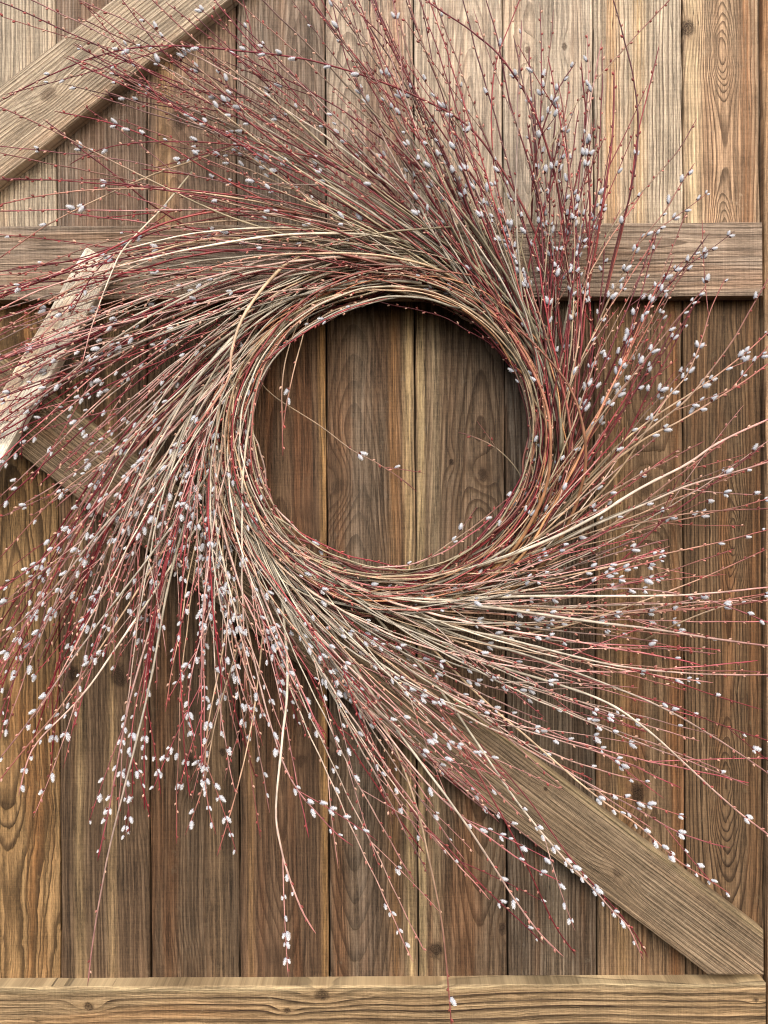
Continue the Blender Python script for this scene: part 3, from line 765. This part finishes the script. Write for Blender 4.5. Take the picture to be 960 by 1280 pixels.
# --- 3. twigs that stand out in the photograph, tip first: (points, bark, radius, catkins, from, h)
KEYS = [
 ([(-5,374),(90,336),(160,312),(260,290),(380,286),(500,306)], 'cream', 1.4, .08, .6, 96),
 ([(20,347),(90,318),(150,300),(240,282),(340,280),(470,300)], 'tan', 1.3, .15, .5, 92),
 ([(-5,340),(80,326),(150,304),(230,278),(330,268),(460,292)], 'red', 1.2, .1, .5, 88),
 ([(45,420),(105,366),(170,330),(260,306),(380,300)], 'cream', 1.4, .1, .5, 94),
 ([(85,395),(110,350),(140,318),(190,285),(260,262)], 'wine', 1.0, .3, .3, 100),
 ([(0,127),(45,103),(120,72),(200,59),(300,65),(400,78),(520,118),(600,170),(670,290),(705,420)], 'wine', 1.6, .35, .35, 105),
 ([(-8,0),(30,15),(80,38),(130,60),(200,95),(270,130),(400,195),(520,270),(640,380)], 'wine', 1.5, .25, .5, 110),
 ([(-5,131),(60,158),(130,193),(190,222),(280,265),(400,305),(540,352)], 'olive', 1.5, .05, .6, 100),
 ([(86,207),(105,196),(140,184),(200,178),(290,182),(400,200),(520,250),(640,360)], 'red', 1.3, .3, .6, 95),
 ([(68,137),(110,146),(150,157),(210,182),(260,213),(340,255),(460,310)], 'red', 1.3, .1, .6, 92),
 ([(55,147),(75,162),(105,187),(150,222),(190,255),(260,300)], 'wine', 1.2, .12, .5, 88),
 ([(-5,222),(70,223),(150,228),(250,235),(380,255),(520,305),(620,370)], 'red', 1.4, .1, .6, 90),
 ([(-5,257),(60,243),(130,235),(220,236),(340,255),(480,295)], 'tan', 1.5, .06, .6, 96),
 ([(-5,261),(80,260),(170,262),(300,264),(430,285),(560,340)], 'pink', 1.4, .22, .5, 84),
 ([(-5,325),(60,280),(140,240),(200,215),(290,185)], 'tan', 1.2, .2, .3, 90),
 ([(-5,368),(50,350),(130,315),(220,275),(330,262),(460,285)], 'red', 1.7, .1, .6, 102),
 ([(-5,392),(60,362),(150,335),(260,308),(380,292),(500,300),(600,345)], 'cream', 1.9, .12, .6, 106),
 ([(-5,420),(70,372),(160,328),(260,300),(380,300)], 'tan', 1.7, .15, .5, 100),
 ([(-5,445),(40,430),(100,412),(180,395),(290,352),(400,320)], 'pink', 1.3, .15, .5, 95),
 ([(100,455),(115,400),(140,335),(158,305),(200,262),(240,215)], 'cream', 1.3, .2, .2, 112),
 ([(-5,545),(60,490),(140,425),(230,370),(330,325),(450,305)], 'cream', 1.8, .15, .5, 108),
 ([(28,575),(35,520),(95,470),(165,420),(250,370),(360,330)], 'wine', 1.2, .3, .5, 85),
 ([(505,-15),(545,12),(590,42),(630,80),(670,150),(700,260),(716,420)], 'wine', 1.8, .35, .55, 96),
 ([(845,-5),(790,55),(730,122),(692,180),(662,260),(640,370)], 'olive', 1.1, .03, .5, 80),
 ([(766,-8),(780,45),(793,100),(798,165),(790,235),(770,310),(742,430),(700,560)], 'wine', 1.6, .1, .5, 92),
 ([(825,57),(812,110),(798,168),(786,250),(765,340),(735,450)], 'red', 1.2, .12, .5, 86),
 ([(770,88),(770,130),(766,190),(755,260),(738,350),(705,470)], 'red', 1.9, .22, .4, 98),
 ([(869,204),(850,232),(830,265),(803,298),(780,335),(748,400),(700,520)], 'tan', 1.3, .8, .45, 104),
 ([(874,150),(850,190),(810,235),(770,278),(735,345),(700,440)], 'olive', 1.1, .05, .6, 76),
 ([(750,50),(742,90),(732,150),(727,220),(722,310),(700,440)], 'cream', 1.6, .3, .4, 94),
 ([(720,78),(700,108),(682,150),(668,205),(664,280)], 'wine', 1.3, .55, .5, 90),
 ([(691,12),(688,50),(680,110),(672,180),(668,265),(660,370)], 'olive', 1.0, .08, .5, 70),
 ([(606,-8),(622,45),(640,130),(664,205),(690,310),(706,450)], 'wine', 1.5, .12, .5, 88),
 ([(655,-8),(640,30),(622,80),(616,150),(622,230),(650,340)], 'red', 1.0, .05, .5, 78),
 ([(435,-8),(452,18),(490,60),(520,130),(560,230),(630,350)], 'wine', 1.2, .15, .5, 74),
 ([(465,-8),(480,40),(510,100),(560,175),(640,290)], 'wine', 1.3, .12, .5, 82),
 ([(512,-8),(530,50),(560,120),(590,190),(640,300)], 'olive', 1.7, .02, .6, 84),
 ([(415,0),(425,40),(440,90),(480,160),(560,280)], 'wine', 1.1, .2, .4, 76),
 ([(150,-5),(210,70),(300,145),(420,240),(560,330)], 'red', 1.4, .25, .6, 98),
 ([(190,-5),(260,60),(350,130),(460,230),(600,340)], 'olive', 1.8, .12, .6, 94),
 ([(905,347),(888,385),(876,425),(858,468),(832,500),(800,550),(760,605),(690,680)], 'tan', 1.3, .35, .5, 88),
 ([(884,360),(866,380),(850,412),(830,450),(812,482),(786,535),(740,610),(670,690)], 'wine', 1.2, .3, .5, 80),
 ([(889,293),(875,312),(850,345),(822,374),(800,405),(772,450),(740,515),(700,590)], 'wine', 1.4, .6, .35, 94),
 ([(843,320),(833,345),(818,370),(800,400)], 'wine', .9, .2, .5, 90),
 ([(966,345),(940,390),(918,428),(890,465),(858,502),(815,535),(760,580),(700,640),(630,700)], 'tan', 1.6, .35, .55, 98),
 ([(968,405),(930,440),(895,468),(865,490),(820,520),(770,560),(715,620)], 'tan', 1.5, .7, .55, 84),
 ([(968,448),(930,476),(895,498),(850,526),(800,552),(740,600),(680,660)], 'tan', 1.6, .6, .5, 90),
 ([(975,517),(900,553),(860,580),(800,612),(740,650),(660,688),(560,718),(470,726)], 'cream', 2.5, .05, .7, 112),
 ([(975,572),(910,592),(860,606),(800,632),(740,657),(640,704),(530,742)], 'cream', 2.0, .4, .55, 100),
 ([(970,634),(880,638),(820,648),(740,670),(640,716),(540,745)], 'tan', 1.6, .08, .6, 92),
 ([(966,663),(900,680),(850,691),(800,702),(740,716),(620,738),(500,748)], 'tan', 1.4, .55, .5, 86),
 ([(955,558),(880,614),(830,650),(780,698),(735,730),(640,770)], 'wine', 1.1, .25, .6, 84),
 ([(972,733),(850,745),(740,747),(620,748),(500,752)], 'cream', 2.1, .2, .6, 106),
 ([(975,810),(900,801),(830,791),(740,780),(640,765),(540,748),(440,702)], 'cream', 2.4, .12, .6, 110),
 ([(975,846),(880,845),(800,838),(740,828),(640,802),(520,770),(420,700)], 'cream', 1.9, .15, .6, 100),
 ([(968,780),(900,755),(840,742),(780,737),(680,742),(560,748)], 'pink', 1.4, .4, .5, 94),
 ([(960,690),(880,725),(800,755),(700,785),(600,800)], 'tan', 1.3, .2, .5, 88),
 ([(968,742),(900,760),(840,783),(800,803)], 'tan', 1.2, .3, .4, 96),
 ([(970,976),(900,930),(830,890),(740,852),(660,822),(560,790),(450,735)], 'cream', 1.8, .12, .7, 104),
 ([(975,1052),(920,1010),(870,965),(810,912),(760,878),(700,856),(600,824),(500,778)], 'cream', 1.9, .06, .7, 112),
 ([(970,930),(900,905),(840,880),(790,866),(700,835),(600,800)], 'red', 1.2, .25, .5, 90),
 ([(955,885),(890,865),(830,845),(760,825),(680,800),(560,770)], 'red', 1.2, .2, .5, 84),
 ([(913,1058),(880,1050),(840,1035),(790,1006),(730,975),(650,930),(580,880),(490,805)], 'pink', 1.4, .3, .7, 96),
 ([(914,1116),(890,1100),(850,1075),(800,1032),(740,990),(660,922),(600,870),(520,790)], 'tan', 1.5, .85, .6, 106),
 ([(803,1200),(785,1160),(764,1138),(738,1108),(700,1068),(650,1008),(600,935),(540,850),(450,750)], 'cream', 1.7, .7, .55, 108),
 ([(812,1197),(790,1160),(755,1120),(710,1070),(660,1000),(600,930)], 'wine', 1.0, .08, .6, 82),
 ([(706,1194),(680,1170),(650,1132),(610,1072),(560,1000),(500,920),(440,830),(385,740)], 'cream', 1.9, .12, .7, 112),
 ([(698,1103),(660,1084),(620,1056),(580,1026),(540,990),(490,930),(420,835),(370,740)], 'pink', 1.6, .6, .6, 102),
 ([(682,1180),(645,1145),(605,1108),(562,1062),(524,1024),(490,970),(440,880)], 'wine', 1.1, .5, .75, 90),
 ([(720,1195),(690,1150),(650,1060),(610,985),(560,900),(480,800)], 'red', 1.5, .15, .6, 98),
 ([(561,1290),(556,1225),(548,1150),(536,1085),(520,1012),(498,945),(466,880),(420,800)], 'tan', 1.7, .29, .86, 104),
 ([(439,1061),(420,1047),(395,1020),(370,990),(350,950),(330,880),(312,800),(300,720)], 'pink', 1.4, .85, .5, 106),
 ([(394,1167),(380,1145),(365,1110),(350,1060),(343,1010),(350,930),(357,850),(352,760),(340,670)], 'cream', 2.0, .55, .78, 112),
 ([(110,1232),(120,1160),(135,1080),(155,1000),(188,870),(214,725),(236,640),(275,530)], 'cream', 1.8, .04, .8, 114),
 ([(122,1076),(135,1020),(162,885),(186,800),(218,700),(262,590)], 'pink', 1.7, .5, .6, 102),
 ([(188,1022),(176,975),(164,935),(170,880),(190,800)], 'red', 1.0, .6, .3, 108),
 ([(161,1042),(160,1010),(156,975),(165,915)], 'red', .9, .8, .2, 110),
 ([(271,1043),(262,1010),(257,960),(262,900),(276,830),(290,740),(300,650)], 'tan', 1.4, .8, .55, 98),
 ([(231,1044),(245,1010),(257,970),(270,900),(300,800)], 'tan', 1.2, .5, .6, 94),
 ([(269,1070),(285,1020),(305,945),(318,880),(330,780)], 'tan', 1.1, .1, .7, 86),
 ([(243,927),(235,890),(238,850),(250,800),(276,720),(300,620)], 'pink', 1.2, .9, .45, 100),
 ([(208,890),(215,840),(226,780),(236,715),(262,610)], 'tan', 1.1, .08, .6, 92),
 ([(20,994),(30,955),(45,925),(100,868),(150,800),(200,728),(262,630),(300,520)], 'cream', 1.8, .5, .75, 106),
 ([(-5,985),(30,940),(80,880),(140,790),(210,680),(280,560)], 'tan', 1.5, .25, .6, 96),
 ([(-5,950),(40,890),(110,790),(180,700),(260,590),(310,480)], 'cream', 1.6, .3, .6, 110),
 ([(-5,905),(20,840),(60,765),(120,672),(205,568),(300,460)], 'pink', 1.5, .5, .55, 100),
 ([(-5,805),(60,742),(130,655),(220,560),(320,430)], 'cream', 1.9, .3, .6, 108),
 ([(-5,742),(60,692),(150,602),(250,500),(345,395)], 'pink', 1.6, .5, .5, 102),
 ([(-5,700),(70,620),(150,560),(250,470),(350,380)], 'tan', 1.4, .4, .5, 96),
 ([(521,614),(500,597),(470,578),(440,562),(400,532),(345,497),(318,470)], 'tan', .7, .3, .6, 70),
 ([(573,540),(590,545),(620,560),(648,590),(668,640)], 'olive', .8, .25, .7, 70),
 ([(351,570),(352,480),(362,430),(384,378),(410,330)], 'tan', 1.0, .05, .6, 74),
 ([(350,545),(357,500),(372,440),(392,380),(430,330)], 'tan', 1.0, .05, .6, 66),
 ([(325,462),(345,440),(400,405),(470,378),(545,368),(610,380)], 'grey', 1.4, .05, .7, 84),
 ([(328,455),(360,430),(420,392),(490,372),(560,374)], 'red', 1.0, .12, .5, 92),
 ([(640,622),(600,655),(560,682),(512,714),(470,725)], 'tan', 1.2, .3, .4, 96),
 ([(600,372),(640,402),(685,445),(718,492),(734,560),(724,622),(690,692),(640,738)], 'orange', 2.4, .06, .6, 116),
 ([(615,380),(655,440),(683,500),(690,560),(680,620),(640,690),(590,730)], 'orange', 2.5, .05, .6, 114),
 ([(230,560),(285,480),(292,440),(310,390),(360,330),(430,300)], 'tan', 2.5, .05, .6, 116),
 ([(180,360),(300,325),(390,318),(480,322),(560,345),(640,410)], 'tan', 1.7, .05, .7, 114),
 ([(345,330),(400,306),(480,290),(560,284),(605,282)], 'olive', 1.5, .0, .7, 112),
]
def keys():
    for pts, pal, r, cat, frm, h in KEYS:
        pts = pts[::-1]; n = len(pts)
        q = [(x, y, 40 + (h * .88 - 40) * min(1, 2.2 * i / max(1, n - 1))) for i, (x, y) in enumerate(pts)]
        add_twig(catmull(q, 10), r0=r, r1=max(.62, r * .45), pal=pal, cat=cat, cat_from=frm, branches=1 if cat > .2 and cat != .29 else 0, rank=400, wig=.3, full=cat >= .3)

rods(); hoops(); families(); keys()

# --- link: the 300 largest as single twigs, the rest as one mass
def size(tw): return tw.rank + tw.L * .18 + (tw.h - 60) * .9
order = sorted(range(len(TW)), key=lambda i: -size(TW[i]))
single, rest = order[:300], order[300:]
cands = []
objs = {}
for i in single:
    tw = TW[i]
    o = mesh_obj('twig', (tw.V - tw.base).tolist(), tw.F, twm, wreath, cols=tw.C, loc=Vector(tw.base) - WL)
    objs[i] = o
    for c in tw.cat: cands.append((c[2] * 1000 + tw.h * .06 + (2 if TW[i].rank >= 400 else 0), i, c))
cands.sort(key=lambda z: -z[0])
def cmat(c):
    p, d, s, k, tw_ = c
    M = frame(d); r = np.array([[math.cos(tw_), -math.sin(tw_), 0], [math.sin(tw_), math.cos(tw_), 0], [0, 0, 1]])
    return p, (M @ r) * s
for _, i, c in cands[:300]:
    p, M = cmat(c)
    o = bpy.data.objects.new('catkin', CTM[c[3]]); COL.objects.link(o)
    o.parent = objs[i]
    m4 = Matrix(M.tolist()).to_4x4(); m4.translation = Vector(p - TW[i].base)
    o.matrix_local = m4
mass_c = [c for _, i, c in cands[300:]] + [c for i in rest for c in TW[i].cat]
Vs, Fs, Cs, nv = [], [], [], 0
for i in rest:
    tw = TW[i]
    Vs.append(tw.V); Cs.append(tw.C); Fs.extend([tuple(q + nv for q in f) for f in tw.F]); nv += len(tw.V)
o = mesh_obj('twig_bundle', (np.concatenate(Vs) - np.array(WL)).tolist(), Fs, twm, wreath, cols=np.concatenate(Cs)); o['kind'] = 'stuff'
Vs, Fs, Cs, nv = [], [], [], 0
for c in mass_c:
    p, M = cmat(c); v, f, cl = CT[c[3]]
    Vs.append(v @ M.T + p); Cs.append(cl); Fs.extend([tuple(q + nv for q in g) for g in f]); nv += len(v)
o = mesh_obj('catkin_cluster', (np.concatenate(Vs) - np.array(WL)).tolist(), Fs, ckm, wreath, cols=np.concatenate(Cs)); o['kind'] = 'stuff'
print('twigs', len(TW), 'catkins', len(mass_c) + min(300, len(cands)))
